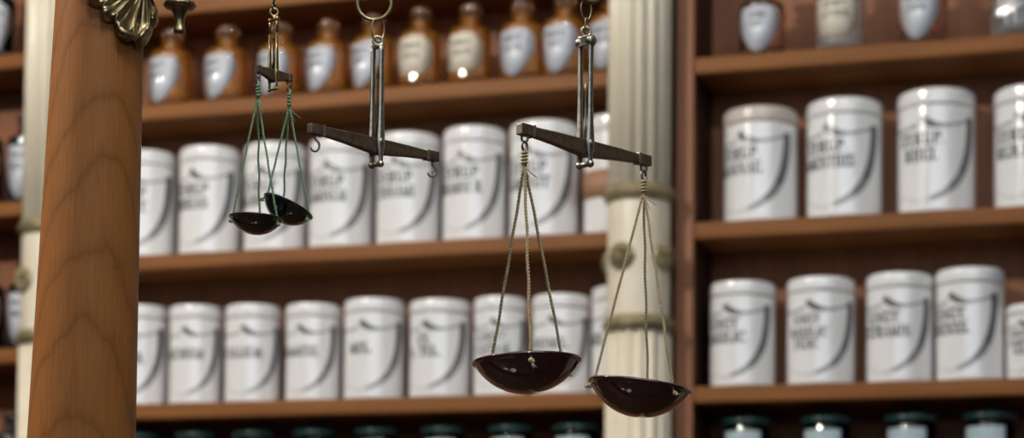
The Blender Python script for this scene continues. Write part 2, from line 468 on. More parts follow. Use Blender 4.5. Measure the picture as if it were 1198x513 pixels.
def jar(cx, w, top, level, lines, az, label, bay, grp, lid_mat=None, kind=None, dt=0.012):
    t0 = TR if bay == 'R' else 0
    zb = ZL[level]
    p = shelf_pt(cx, top, t0+.07)
    R = w/2*(SHM @ p).y/F
    t = t0+R+dt
    s = S(cx, t, (top+top+130)/2)
    R = w/2*(SHM @ Vector((s, t, 2))).y/F*.985
    zt = shelf_pt(cx, top, t-R*.9).z
    H = zt-zb
    W = SHM @ Vector((s, t, zb+.0006))
    root = thing('porcelain_jar', label, 'jar', W, 0, grp)
    b = R*.06
    hb = H*.865
    mb = MB()
    mb.lathe([(0, .0), (R-b, 0), (R-b*.3, b*.3), (R, b), (R, b*1.6), (R, H*.3), (R, H*.6), (R, hb-b*1.1), (R, hb-b*.6), (R-b*.3, hb-.002), (R*.9, hb), (0, hb)], 56)
    yaw0 = math.atan2(W.x, W.y)                      # rotation so that az is measured from the line of sight
    c0 = -yaw0+az
    U = 1.40
    if kind != 'band':
        # two draped scallops along the top, heavy right outline fading towards the bottom point
        for off, x0, x1, zz in ((.0003, -U, -.06, .70), (.0003, .0, U*.97, .74)):
            stroke(mb, bez((x0, .765), (x0+.22*U, .66), (x0+.5*U, .665), (x1, zz), 14), (.095, .11, .08, .05, .04, .05), (.5, .6, 2, 3, 3.4, 3.2), R, H, c0, off)
        stroke(mb, bez((U, .765), (U*1.02, .44), (U*.78, .13), (.0, .085), 24), (.13, .135, .13, .12, .10, .075, .05), (.7, .8, 1.1, 1.5, 2.2, 3, 4), R, H, c0, .0005)
        stroke(mb, bez((-U, .765), (-U*1.02, .44), (-U*.78, .13), (-.0, .085), 24), (.03, .03), (3.0, 4.0), R, H, c0, .0005)
        nl = len(lines)
        for i, ln in enumerate(lines):
            z = H*((.60, .48, .37)[i] if nl == 3 else (.59, .46)[i] if nl == 2 else .50)
            hh = H*(.088 if nl == 3 else .102)
            for poly in text_polys(ln, R*(.85 if len(ln) < 5 else 1.6 if len(ln) > 7 else 1.4), hh):
                wrap(mb, poly, R, c0, z, 1, .0007)
    mb.build('jar_body', [M_PORC, M_INK]+TONES, root, recalc=False)
    lm = MB()
    lm.lathe([(0, hb+.0006), (R*.9, hb+.0006), (R*1.0, hb+.0006), (R*1.008, hb+.003), (R*1.012, hb+.005), (R*1.012, H-b*3.2), (R*1.012, H-b*2.6)]+[(R*.872+R*.14*math.cos(PI/2*i/8), H-b*2.2+b*2.2*math.sin(PI/2*i/8)) for i in range(1, 8)]+[(R*.86, H), (0, H+.001)], 56)
    lo = lm.build('lid', lid_mat or M_PORC, root)
    if lid_mat: lo['label'] = 'grey beige lid'
    if kind == 'band':
        k = MB()
        k.lathe_open([(R+.0003, H*.30), (R+.0012, H*.30), (R+.0012, H*.53), (R+.0003, H*.53)], 56)
        k.build('paper_band', M_BAND, root)
    return root
gl1, gl2 = 'white jars on the left bay middle shelf', 'white jars on the left bay lower shelf'
gr1, gr2 = 'white jars on the right bay middle shelf', 'white jars on the right bay lower shelf'
d = math.radians
JARS = [
 (170, 76, 174, 1, ['SYRUP', 'ALT.AT.'], -34, 'white jar on the middle shelf half hidden by the wooden pillar', 'L', gl1),
 (246, 74, 169, 1, ['SYRUP', 'RHOEAD.'], -40, 'white jar on the middle shelf just left of the green strings', 'L', gl1),
 (322.5, 75, 165, 1, ['SYRUP', 'RUBI ID.'], -34, 'white jar on the middle shelf directly behind the small black pans', 'L', gl1),
 (399.5, 77, 159, 1, ['SYRUP', 'LIMONUM'], -32, 'white jar under the left arm of the empty balance beam', 'L', gl1),
 (478, 77, 153, 1, ['SYRUP', 'CINNAMI'], -30, 'white jar under the right arm of the empty balance beam', 'L', gl1),
 (555.5, 76, 146, 1, ['SYRUP', 'RHAMNI B.'], -31, 'white jar between the empty balance and the thread of the left red pan', 'L', gl1),
 (637, 83, 139, 1, ['SYRUP', 'LIMONIT'], -32, 'white jar on the middle shelf behind the twine top of the left red pan', 'L', gl1),
 (722, 80, 132, 1, ['SYRUP'], -30, 'white jar with a brown band, half hidden behind the cream column', 'L', gl1),
 (164, 68, 356, 2, ['UNGT.', 'ACID. B.'], -36, 'white jar on the lower shelf cut off by the wooden pillar edge', 'L', gl2),
 (229, 63, 356, 2, ['ALCARIUM'], -30, 'white jar on the lower shelf, second from the wooden pillar', 'L', gl2),
 (296, 67, 355, 2, ['CALLIUM.'], -24, 'white jar on the lower shelf below the small black pans', 'L', gl2),
 (366.5, 66, 354, 2, ['SUMACUS.'], -34, 'white jar on the lower shelf immediately left of the jar lettered MEL', 'L', gl2),
 (438, 73, 348, 2, ['MEL.'], -28, 'white jar lettered with the short word MEL on the lower shelf', 'L', gl2),
 (515, 74, 349, 2, ['EX', 'A. TEL.'], -34, 'white jar on the lower shelf between the MEL jar and the left red pan', 'L', gl2),
 (585, 63, 346, 2, ['UNGT.', 'CANTHAR'], -20, 'white jar rising behind the left half of the left red pan', 'L', gl2),
 (656, 69, 343, 2, ['OXYMEL.'], -24, 'white jar rising behind the right half of the left red pan', 'L', gl2),
 (728, 74, 333, 2, ['MEL ROS.'], -30, 'white jar on the lower shelf mostly hidden by the cream column', 'L', gl2),
 (890, 88, 123, 1, ['SYRUP.', 'MANNAE.'], -36, 'white jar with a grey beige lid in the right bay', 'R', gr1),
 (988, 90, 113, 1, ['SYRUP.', 'AMENTHIS'], -31, 'white jar on the right bay middle shelf beside the beige lidded jar', 'R', gr1),
 (1095.5, 92, 102, 1, ['SYRUP.', 'RHEI.'], -24, 'white jar lettered with the short word RHEI, right bay middle shelf', 'R', gr1),
 (1210, 95, 97, 1, ['SYRUP.', 'RUB.ID.'], -26, 'white jar on the right bay middle shelf cut by the photo edge', 'R', gr1),
 (868.5, 79, 328, 2, ['UNGT.', 'BASILIC.'], -33, 'white jar nearest the wooden post on the right bay lower shelf', 'R', gr2),
 (960.5, 81, 323, 2, ['UNGT.', 'BASILIC', 'FUSC.'], -24, 'white jar with three lines of lettering on the right bay lower shelf', 'R', gr2),
 (1052.5, 79, 318, 2, ['UNGT.', 'CETRAMIN'], -28, 'white jar on the right bay lower shelf touching the tallest jar beside it', 'R', gr2),
 (1135, 81, 312, 2, ['UNGT.', 'DENSS.'], -36, 'tallest white jar on the right bay lower shelf, next to a short jar', 'R', gr2),
 (1208, 61, 355, 2, ['UNGT.', 'CAMPH.', 'ALB.'], -30, 'short white jar at the right photo edge on the lower shelf', 'R', gr2),
]
for i, J in enumerate(JARS):
    cx, w, top, lev, lines, az, lab, bay, grp = J
    jar(cx, w, top, lev, lines, d(az), lab, bay, grp, M_PORC2 if i == 17 else None, 'band' if i == 7 else None)

# ------------------------------------------------------------------ stoppered glass bottles
def curved_plate(outline, R, az0, z0, th=.0007, nx=14):
    """closed plate with an outline given as (x, zlo, zhi) columns, wrapped on a cylinder"""
    mb = MB(); vs = []; n = len(outline)
    for off in (.0004, .0004+th):
        for (u, lo, hi) in outline:
            a = az0+u/R; r = R+off
            vs.append((r*math.sin(a), -r*math.cos(a), z0+lo)); vs.append((r*math.sin(a), -r*math.cos(a), z0+hi))
    fs = []
    for i in range(n-1):
        a, b, c, e = 2*i, 2*i+2, 2*i+3, 2*i+1
        fs.append((a, b, c, e)); q = 2*n
        fs.append((a+q, e+q, c+q, b+q)); fs.append((a, a+q, b+q, b)); fs.append((e, c, c+q, e+q))
    fs.append((0, 1, 1+2*n, 2*n)); k = 2*n-2; fs.append((k, k+2*n, k+1+2*n, k+1))
    mb.add(vs, fs, 0, True)
    return mb
def bottle(cx, w, shoulder, ztotal_px, level_z, t0, mat, lab_mat, shape, lines, az, label, grp, stop_mat=None, dt=.012, lw=1.0):
    p = shelf_pt(cx, shoulder, t0+.05)
    R = w/2*(SHM @ p).y/F
    t = t0+R+dt
    s = S(cx, t, shoulder+30)
    W = SHM @ Vector((s, t, level_z+.0006))
    R = w/2*W.y/F
    hb = shelf_pt(cx, shoulder, t).z-level_z
    Ht = shelf_pt(cx, shoulder-ztotal_px, t).z-level_z
    root = thing('stoppered_bottle', label, 'bottle', W, 0, grp)
    rn = R*.36
    zn = hb+(Ht-hb)*.34
    prof = [(0, .004), (R*.8, 0), (R*.96, .003), (R, .010), (R, .014), (R, hb-R*.54), (R, hb-R*.42)]
    prof += [(R*.54+R*.46*math.cos(PI/2*i/9), hb-R*.42+R*.42*math.sin(PI/2*i/9)) for i in range(1, 10)]
    prof += [(rn*1.15, hb+.002), (rn, hb+.006), (rn, zn-.004), (rn*1.35, zn-.002), (rn*1.35, zn+.003)]
    inn = [(rn*.72, zn+.003), (rn*.72, hb), (R*.5, hb-.005)]
    inn += [(R*.5+(R*.44)*math.sin(PI/2*i/4), hb-.005-R*.46*(1-math.cos(PI/2*i/4))) for i in range(1, 5)]
    inn += [(R*.94, .016), (R*.94, .0095), (R*.94, .008)]
    bb = MB()
    bb.lathe(prof, 40); bb.f.pop(); bb.m.pop(); bb.s.pop()
    bb.lathe([prof[-1]]+inn, 40, None, 1); k_ = len(bb.f)
    bb.lathe([(R*.94, .008), (0, .008)], 40, None, 1, False)
    for q in range(len(bb.f)-1, -1, -1):
        if len(bb.f[q]) == 40: del bb.f[q], bb.m[q], bb.s[q]
    for q, fc in enumerate(bb.f):
        if max(bb.v[i].z for i in fc) < .0165: bb.m[q] = 2
    bb.build('bottle_body', [mat, INNER[mat.name], M_FOOT[mat.name]], root)
    st = [(0, zn+.0035), (rn*1.0, zn+.0035), (rn*.8, zn+.008), (rn*1.1, zn+.4*(Ht-zn))]
    hh = Ht-zn
    st += [(rn*1.4, zn+.55*hh), (rn*1.45, zn+.75*hh), (rn*1.2, zn+.93*hh), (rn*.7, Ht), (0, Ht+.0005)]
    MB().lathe(st, 28).build('stopper', stop_mat or mat, root)
    c0 = -math.atan2(W.x, W.y)+az
    A = 1.04*lw*R
    zc = hb*.5
    cols = []
    for i in range(15):
        u = -1+2*i/14
        if shape == 'shield':
            hi = hb*.315-.14*hb*abs(u)**8
            lo = -hb*.45+hb*.45*abs(u)**1.7
        else:
            hi = hb*.33*(1-.5*abs(u)**4); lo = -hb*.30*(1-.62*abs(u)**4)
        cols.append((u*A, lo, hi))
    pl_ = curved_plate(cols, R, c0, zc)
    for i, ln in enumerate(lines):
        for poly in text_polys(ln, A*1.3, hb*.095):
            wrap(pl_, poly, R, c0, zc+hb*(.17-.15*i), 1, .0016)
    pl_.build('label_plate', [lab_mat, M_INK], root, recalc=False)
    return root
ga = 'amber bottles on the left bay top shelf'
AMB = [
 (201, 53, 61, 26, 's', ['TINCT.', 'ARNIC.'], 'amber bottle with white label nearest the wooden pillar'),
 (266, 53, 58, 26, 's', ['TINCT.', 'AMAR.'], 'amber bottle with white label, second from the wooden pillar'),
 (328, 52, 54, 26, 's', ['TINCT.', 'ALOES'], 'amber bottle behind the small brass balance'),
 (384, 51, 50, 26, 's', ['TINCT.', 'MYRRH.'], 'amber bottle between the small brass balance and the empty balance'),
 (437, 51, 44, 26, 's', ['TINCT.', 'OPII'], 'amber bottle behind the fork of the empty balance'),
 (492, 51, 38, 28, 'c', ['SPIRIT.', 'FORM.'], 'amber bottle with rounded cream label, right of the empty balance fork'),
 (550, 51, 34, 28, 'c', ['SPIRIT.', 'CAMPH.'], 'amber bottle with rounded cream label, left of the bluish white shields'),
 (611, 53, 29, 27, 's', ['TINCT.', 'VALER.'], 'amber bottle with bluish shield label left of the right fork'),
 (661, 52, 23, 27, 's', ['TINCT.', 'IODI'], 'amber bottle with bluish shield label just behind the right fork'),
 (716, 53, 18, 27, 's', ['TINCT.', 'FERRI'], 'amber bottle partly hidden by the cream column'),
]
for i, (cx, w, sh, zt, k, ln, lab) in enumerate(AMB):
    bottle(cx, w, sh, zt, ZL[0], 0, M_AMBER, M_LABEL if k == 's' else M_LABELC, 'shield' if k == 's' else 'round', ln, d(-40 if i < 5 else -27), lab, ga, M_STOP)
gt = 'bottles on the right bay top shelf'
bottle(892, 54, 2, 30, ZL[0], TR, M_DARKAMBER, M_LABEL, 'shield', ['FERR.', 'SESQ.'], d(-12), 'dark bottle with black stopper and bluish shield label, right bay', gt, M_BLACKGL)
bottle(984, 58, -14, 30, ZL[0], TR, M_CLEAR, M_LABELC, 'round', ['SPIRIT.', 'AETHER.'], d(-15), 'clear glass bottle with a rounded cream label on the right bay shelf', gt)
bottle(1080, 57, -22, 32, ZL[0], TR, M_DARKAMBER, M_LABEL, 'shield', ['TINCT.', 'CHIN.'], d(-15), 'dark bottle with bluish shield label between the clear glasses', gt)
# fluted clear glass at the right edge
W = SHM @ Vector((S(1186, TR+.055), TR+.055, ZL[0]+.0006))
gj = thing('glass_jar', 'clear fluted glass jar at the upper right photo edge', 'jar', W, 0)
Rg = 27*W.y/F
fl = lambda a, z: 1-.05*abs(math.sin(10*a))
MB().lathe([(0, .004), (Rg*.9, 0), (Rg, .008), (Rg*.97, .115), (Rg*.9, .118), (Rg*.88, .012), (0, .012)], 120, None, 0, True, fl).build('jar_body', M_CLEAR, gj)
MB().lathe([(0, .1185), (Rg*.95, .1185), (Rg*1.02, .124), (Rg*.8, .136), (Rg*.25, .142), (Rg*.3, .155), (0, .162)], 40).build('lid', M_CLEAR, gj)

# dark blue bottles in the far bay
gb = 'dark blue bottles in the far left bay'
for (cx, sh, z, lab) in ((-1, -2, za[0], 'dark blue bottle with white label at the top left corner'),
                         (-16, 162, za[1], 'dark blue bottle with white label at the left edge, second shelf down'),
                         (30, 160, za[1], 'dark blue bottle on the second shelf half behind the hidden cream column'),
                         (-14, 334, za[2], 'dark blue bottle with white label at the left edge, third shelf down'),
                         (30, 332, za[2], 'dark blue bottle on the third shelf half behind the hidden cream column'),
                         (12, 508, za[2]-.29, 'dark blue bottle whose stopper shows at the bottom left corner')):
    bottle(cx, 42, sh, 24, z, 0, M_BLUE, M_LABEL, 'shield', ['TINCT.', 'BELL.'], d(-20), lab, gb)

# ------------------------------------------------------------------ green glass jars, tops only in the frame
def green_jar(cx, w, top, bay, label):
    t0 = TR if bay == 'R' else 0
    R = w/2*(SHM @ shelf_pt(cx, top, t0+.05)).y/F*.84
    t = t0+R*1.2+.02
    s = S(cx, t, top)
    W = SHM @ Vector((s, t, Z4+.0006))
    H = min(shelf_pt(cx, top, t-R*1.1).z-Z4, .248)
    root = thing('green_glass_jar', label, 'jar', W, 0, 'green glass jars along the bottom edge')
    hb = H-.024
    prof = [(0, .004), (R*.9, 0), (R, .008), (R, hb-.006), (R*.96, hb-.002), (R*.96, hb), (R*.90, hb), (R*.90, .012), (0, .010)]
    MB().lathe(prof, 40).build('jar_body', M_GREEN, root)
    MB().lathe([(0, hb+.0006), (R*1.0, hb+.0006), (R*1.16, hb+.004), (R*1.2, hb+.009), (R*1.16, hb+.013), (R*.7, hb+.016), (R*.35, hb+.019), (R*.38, hb+.026), (0, hb+.030)], 40).build('lid', M_GLID, root)
    c0 = -math.atan2(W.x, W.y)+d(-22)
    cols = [(R*1.0*(-1+2*i/12), -hb*.4, hb*.46) for i in range(13)]
    curved_plate(cols, R, c0, hb*.5).build('label_plate', M_JARLAB, root, recalc=False)
for (cx, w, top, bay, lab) in (
    (165, 54, 494, 'L', 'green glass jar at the bottom edge beside the wooden pillar'),
    (231, 54, 492, 'L', 'green glass jar at the bottom edge, second from the wooden pillar'),
    (299, 54, 491, 'L', 'green glass jar at the bottom edge, third from the wooden pillar'),
    (370, 55, 490, 'L', 'green glass jar at the bottom edge, fourth from the wooden pillar'),
    (442, 56, 489, 'L', 'green glass jar at the bottom edge below the MEL jar'),
    (520, 57, 487, 'L', 'green glass jar at the bottom edge, left of the left red pan'),
    (599, 58, 485, 'L', 'green glass jar at the bottom edge below the left red pan'),
    (675, 60, 483, 'L', 'green glass jar at the bottom edge below the gap between the red pans'),
    (875, 62, 481, 'R', 'green glass jar at the bottom edge nearest the wooden post'),
    (968, 64, 478, 'R', 'green glass jar at the bottom edge, second from the wooden post'),
    (1067, 67, 476, 'R', 'green glass jar at the bottom edge, third from the wooden post'),
    (1159, 68, 470, 'R', 'green glass jar at the bottom edge furthest right')):
    green_jar(cx, w, top, bay, lab)

# ------------------------------------------------------------------ turned wooden pillar
YF = 1.5
pt = at_y(117, 0, YF); pb = at_y(95.5, 513, YF)
rt = 51.5*YF/F; rb = 62.5*YF/F
ax = (pb-pt)
slope = (rb-rt)/(pt.z-pb.z)
base = pb.copy()
# long shaft on a turned foot; the axis keeps the photographed lean only where it is seen
zl = .9
def axis_at(z):
    k = (pt.z-z)/(pt.z-pb.z)
    k = max(min(k, 2.2), -.5)
    return pt+(pb-pt)*k
def rad_at(z):
    return rt+slope*(pt.z-z) if z > 1.2 else rt+slope*(pt.z-1.2)
mb = MB()
zs = [0.0, .03, .05, .09, .12, .13]
prof = []
B0 = axis_at(0)
def pillar_ring(z, r): return (Vector((axis_at(z).x, axis_at(z).y, z)), r)
CT = 1.0                                            # counter top the pillar stands on
rings = [pillar_ring(CT+.0004, .085), pillar_ring(CT+.03, .085), pillar_ring(CT+.04, .072), pillar_ring(CT+.06, .076), pillar_ring(CT+.075, .064)]
z = CT+.09
while z < pt.z+.10:
    rings.append(pillar_ring(z, rad_at(z))); z += .04
rings.append(pillar_ring(pt.z+.10, rad_at(pt.z+.10)))
n = 72
vs = []; fs = []
for (c, r) in rings:
    for i in range(n):
        a = 2*PI*i/n
        vs.append((c.x+r*math.cos(a), c.y+r*math.sin(a), c.z))
for k in range(len(rings)-1):
    for i in range(n):
        j = (i+1) % n
        fs.append((k*n+i, k*n+j, (k+1)*n+j, (k+1)*n+i))
fs.append(tuple(reversed(range(n)))); fs.append(tuple((len(rings)-1)*n+i for i in range(n)))
mb.add(vs, fs)
pil = thing('wooden_pillar', 'turned brown wooden pillar with wavy grain in the left foreground', 'pillar', (B0.x, B0.y, CT))
po = mb.build('shaft', M_PILLAR, pil, origin=(B0.x, B0.y, CT))
ct = thing('shop_counter', 'brown wooden shop counter under the balances, below the picture', 'counter', (0, 1.5, 0))
MB().box((-1.1, -.28, CT-.04), (1.1, .30, CT), .006).build('counter_top', M_SIDE, ct)
cb_ = MB().box((-1.05, -.24, 0), (1.05, .26, CT-.0405), .004).build('counter_body', M_PANEL, ct)
for (x, y, w_) in ((-.37, 1.44, 'left'), (-.22, 1.36, 'right')):  # unseen white dishes, added only to put small reflections in the pans
    di = thing('added_reflection_dish', 'added white dish giving the pans small reflections, the %s one of two, below the picture' % w_, 'dish', (x, y, CT+.0005), 0, 'added dishes reflected in the pans')
    MB().lathe([(0, .004), (.03, .0), (.034, .0), (.034, .003), (.058, .016), (.06, .018), (.057, .019), (.036, .008), (0, .007)], 48).build('bowl', M_PORC, di)

# ------------------------------------------------------------------ brass bracket: leaf mount, rail, hooks, finial
RAILPY = -44
rail_z = at_y(400, RAILPY, YF).z
R0 = Vector((axis_at(rail_z).x, YF, rail_z))
br = thing('brass_bracket', 'aged brass bracket with leaf mount at the top of the wooden pillar', 'bracket', R0)
xr = at_y(960, RAILPY, YF).x
rr_ = rad_at(rail_z)
rail = MB().tube([(R0.x+rr_*.8, YF, rail_z), (xr, YF, rail_z)], .0045, 16)
rail.ball((xr, YF, rail_z), .010)
rail.lathe_open([(rr_+.0005, -.016), (rr_+.004, -.016), (rr_+.006, -.008), (rr_+.006, .008), (rr_+.004, .016), (rr_+.0005, .016)], 48, Matrix.Translation(R0))
rail.build('rail', M_BRASS, br, origin=R0)
# leaf: a fluted scallop radiating from under the rail, lying on the pillar and flaring off to the right
def leaf_surface():
    cx, cy = 173, -11
    c = at_y(cx, cy, YF)
    mb = MB()
    px2m = YF/F
    NT, NR = 192, 34
    a0, a1 = math.radians(160), math.radians(300)
    tab = [(160, 72), (201, 71), (213, 66), (226, 66), (243, 69), (255, 77), (264, 80), (271, 70), (283, 50), (300, 27)]
    lobes = 7.0
    front = []
    for i in range(NT+1):
        f = i/NT
        th = a0+(a1-a0)*f
        dg = math.degrees(th)
        for (p0, r0), (p1, r1) in zip(tab[:-1], tab[1:]):
            if p0 <= dg <= p1+1e-6: R_ = r0+(r1-r0)*(dg-p0)/(p1-p0); break
        lob = abs(math.sin(PI*lobes*f))
        Rm = R_*(.86+.14*lob**.5)
        for k in range(NR+1):
            q = k/NR
            rho = Rm*q
            X = c.x+rho*math.cos(th)*px2m; Z = c.z+rho*math.sin(th)*px2m
            ax_ = axis_at(Z); r_ = rad_at(Z)
            dx = X-ax_.x
            lim = r_*.90
            ys = -math.sqrt(max(r_*r_-min(abs(dx), lim)**2, 0))
            if dx > lim: ys += (dx-lim)*.75
            ridge = math.exp(-(lob/.42)**2)                   # raised ribs between hollow flutes
            vein = math.exp(-((lob-1)/.12)**2)
            tipb = math.exp(-((q-.86)/.11)**2)
            rel = .0030+.0042*ridge*min(q*2.2, 1)*(1-.7*max(0, (q-.8)/.2))+.0014*vein*q+.0052*tipb*lob**.6
            if q > .9: rel -= .003*((q-.9)/.1)**2
            front.append((X, YF+ys-rel, Z))
    m = len(front)
    back = []
    for (X, Y, Z) in front:
        ax_ = axis_at(Z); r_ = rad_at(Z); dx = X-ax_.x; lim = r_*.90
        ys = -math.sqrt(max(r_*r_-min(abs(dx), lim)**2, 0))
        if dx > lim: ys += (dx-lim)*.75
        back.append((X, YF+ys-.0003, Z))
    fs = []
    w = NR+1
    for i in range(NT):
        for k in range(NR):
            a, b, cc, e = i*w+k, (i+1)*w+k, (i+1)*w+k+1, i*w+k+1
            fs.append((a, b, cc, e)); fs.append((a+m, e+m, cc+m, b+m))
        a, b = i*w+NR, (i+1)*w+NR
        fs.append((a, b, b+m, a+m))
    for k in range(NR):
        fs.append((k, k+1, k+1+m, k+m)); q = NT*w
        fs.append((q+k, q+k+m, q+k+1+m, q+k+1))
    mb.add(front+back, fs)
    return mb, c
lm, lc = leaf_surface()
# rolled volutes and beads at the lobe tips, raised ribs
def on_leaf(px, py, out):
    P = at_y(px, py, YF)
    ax_ = axis_at(P.z); r_ = rad_at(P.z); dx = P.x-ax_.x; lim = r_*.90
    ys = -math.sqrt(max(r_*r_-min(abs(dx), lim)**2, 0))
    if dx > lim: ys += (dx-lim)*.75
    return Vector((P.x, YF+ys-out, P.z))
lo_ = lm.build('leaf_mount', M_BRASS, br, origin=R0)
vb = MB()
vb.tube([on_leaf(152, 44, .007), on_leaf(151, 50, .010), on_leaf(156, 55, .012), on_leaf(164, 55, .011), on_leaf(168, 50, .009)], [.0016, .0026, .0031, .0028, .0016], 12)
vb.build('scroll', M_BRASS, lo_, origin=R0)
# finial hanging from the rail
fc = at_y(210.5, 8, YF)
k = YF/F
prof = [(0, -33), (4, -32.5), (7, -31), (7.3, -28.5), (6.2, -26), (5.4, -20), (6, -14), (8.2, -8), (10, -4.5), (13, -3), (17.5, -1.5), (19.2, 1), (18.4, 4), (14, 5.5), (8, 6.5), (4.5, 8), (4, 14), (3.6, 60)]
fm = MB().lathe([(r*k, z*k) for r, z in prof], 40, Matrix.Translation(fc), 0, True,
                lambda a, z: 1+(.03*math.sin(14*a) if z > -3*k else .0))
fm.build('finial', M_BRASS, br, origin=R0)

# ------------------------------------------------------------------ balances
PX = YF/F                                              # metres per pixel at the balances
def balance(name_label, end_l, end_r, cx, ytop, ybot, gap, prong_w, hc, he, phi, mats, style, eye_y, needle_y, hooks):
    m_fork, m_beam, m_end = mats
    cpx = (cx, (end_l[1]+end_r[1])/2)
    C0 = at_y(cpx[0], end_l[1]+(end_r[1]-end_l[1])*(cx-end_l[0])/(end_r[0]-end_l[0]), YF)
    h = Vector((math.cos(phi), math.sin(phi), 0)); nrm = Vector((math.sin(phi), -math.cos(phi), 0)); up = Vector((0, 0, 1))
    def onplane(px, py, off=0.0):
        dd = ray(px, py)
        kk = (C0+nrm*off-CAM).dot(nrm)/dd.dot(nrm)
        return CAM+dd*kk
    PL, PR = onplane(*end_l), onplane(*end_r)
    bx = (PR-PL).normalized(); L = (PR-PL).length
    C = PL+bx*((C0-PL).dot(bx))
    bz = nrm.cross(bx); bz = bz if bz.z > 0 else -bz
    lL = (C-PL).length; lR = (PR-C).length
    FR = Matrix(((bx.x, nrm.x, bz.x, C.x), (bx.y, nrm.y, bz.y, C.y), (bx.z, nrm.z, bz.z, C.z), (0, 0, 0, 1)))
    root = thing('hanging_balance', name_label, 'balance', C, 0, 'hanging hand balances')
    s = hc
    # beam: two tapering arms meeting in a deeper belly; square ends
    th = he*.36
    mb = MB()
    def arm(L_, sg):
        sec = [(0, -hc*.78, hc*.36, th*1.15), (L_*.16, -hc*.66, hc*.36, th*1.1), (L_*.5, -hc*.36-he*.12, he*.53, th*.95), (L_*.84, -he*.42, he*.46, th*.9)]
        vs = []
        for (x, lo, hi, t) in sec:
            b = min(t, .0012)*.5
            vs += [(sg*x, -t+b, lo), (sg*x, t-b, lo), (sg*x, t, lo+b), (sg*x, t, hi-b), (sg*x, t-b, hi), (sg*x, -t+b, hi), (sg*x, -t, hi-b), (sg*x, -t, lo+b)]
        fs = []
        for i in range(len(sec)-1):
            for q in range(8):
                q2 = (q+1) % 8
                fs.append((i*8+q, i*8+q2, (i+1)*8+q2, (i+1)*8+q))
        fs.append(tuple(range(8))); fs.append(tuple((len(sec)-1)*8+q for q in range(8)))
        mb.add(vs, fs, 0, False, FR)
    arm(lL, -1); arm(lR, 1)
    for sg, L_ in ((-1, lL), (1, lR)):
        a, b = sorted((sg*L_*.835, sg*L_))
        mb.box((a, -th*1.12, -he*.5), (b, th*1.12, he*.54), .0006, 0, FR)
    beam = mb.build('beam', m_beam, root, origin=C)
    for sg, L_ in ((-1, lL), (1, lR)):
        a, b = sorted((sg*L_*.80, sg*L_*.835))
        MB().box((a, -th*1.2, -he*.54), (b, th*1.2, he*.58), .0003, 0, FR).build('end_fitting', m_end, beam, origin=C)
    a, b = sorted((-lL*1.003, -lL*.995))
    MB().box((a, -th*1.0, -he*.44), (b, th*1.0, he*.48), .0002, 0, FR).build('end_plate', m_end, beam, origin=C)
    # fork
    zt = onplane(cx, ytop).z-C.z; zb = onplane(cx, ybot).z-C.z
    T = lambda x, y, z: C+h*x+nrm*y+up*z
    g = gap/2
    for sg in (-1, 1):
        pr = MB()
        w = prong_w
        zz = [zb, zb+.003, zb*.55, zb*.25, .003, .009, .017, .030, zt-.012, zt-.004, zt]
        rr = [w*.8, w*.85, w*.95, w*1.4, w*1.5, w*1.3, w*1.08, w*.92, w*.9, w*1.0, w*1.1]
        pr.tube([T(0, sg*g, z_) for z_ in zz], rr, 14, False, 0, None, .52, up=h)
        if style != 'plain':
            pr.lathe([(0, -w*.9), (w*1.25, -w*.9), (w*1.5, -w*.4), (w*1.5, w*.4), (w*1.25, w*.9), (0, w*.9)], 24,
                     Matrix.Translation(T(0, sg*g, zt)) @ nrm.to_track_quat('Z', 'Y').to_matrix().to_4x4())
        pr.ball(T(0, sg*g, zb), w*1.05, 8)
        # pivot boss, both faces
        pr.lathe([(0, -w*.75), (w*.95, -w*.75), (w*1.1, -w*.4), (w*1.1, w*.4), (w*.95, w*.75), (0, w*.75)], 20,
                 Matrix.Translation(T(0, sg*g, 0.001)) @ nrm.to_track_quat('Z', 'Y').to_matrix().to_4x4())
        pr.build('fork_prong', m_fork, root, origin=C)
    cb = MB().tube([T(0, -g, zb), T(0, g, zb)], prong_w*.75, 12)
    cb.build('cross_bar', m_fork, root, origin=C)
    hd = MB()
    hw = prong_w*1.2
    if style == 'block':
        hd.hull([T(x, y, z_) for x in (-hw, hw) for y in (-g, g) for z_ in (zt-hw*1.1, zt+hw*1.2)], bev=.0006)
    hd.tube([T(0, -g*1.25, zt), T(0, g*1.25, zt)], prong_w*.8, 12)
    ez = onplane(cx, eye_y).z-C.z
    ew = .0026 if style != 'small' else .0021
    cdir = (h*.9+nrm*.35).normalized()
    hd.ring(T(0, 0, ez), ew*1.35, ew*.42, (math.cos(.25), math.sin(.25), 0), up, 22, 8)
    hd.tube([T(0, 0, zt), T(0, 0, ez-ew*1.3)], [hw*.8, ew*.55], 10)
    hd.build('suspension_eye', m_fork, root, origin=C)
    # pointer: thin tapered needle with a small lozenge
    nz_ = onplane(cx, needle_y).z-C.z
    nd = MB()
    fr = [(0, .0016), (.25, .0011), (.80, .0007), (.86, .0016), (.90, .0013), (1.0, .0003)]
    nd.tube([T(.0006*math.sin(3*f), 0, hc*.4+(nz_-hc*.4)*f) for f, _ in fr], [r for _, r in fr], 8, flat=.6, up=h)
    nd.build('pointer', m_beam if style != 'block' else m_fork, root, origin=C)
    # end hooks
    tips = []
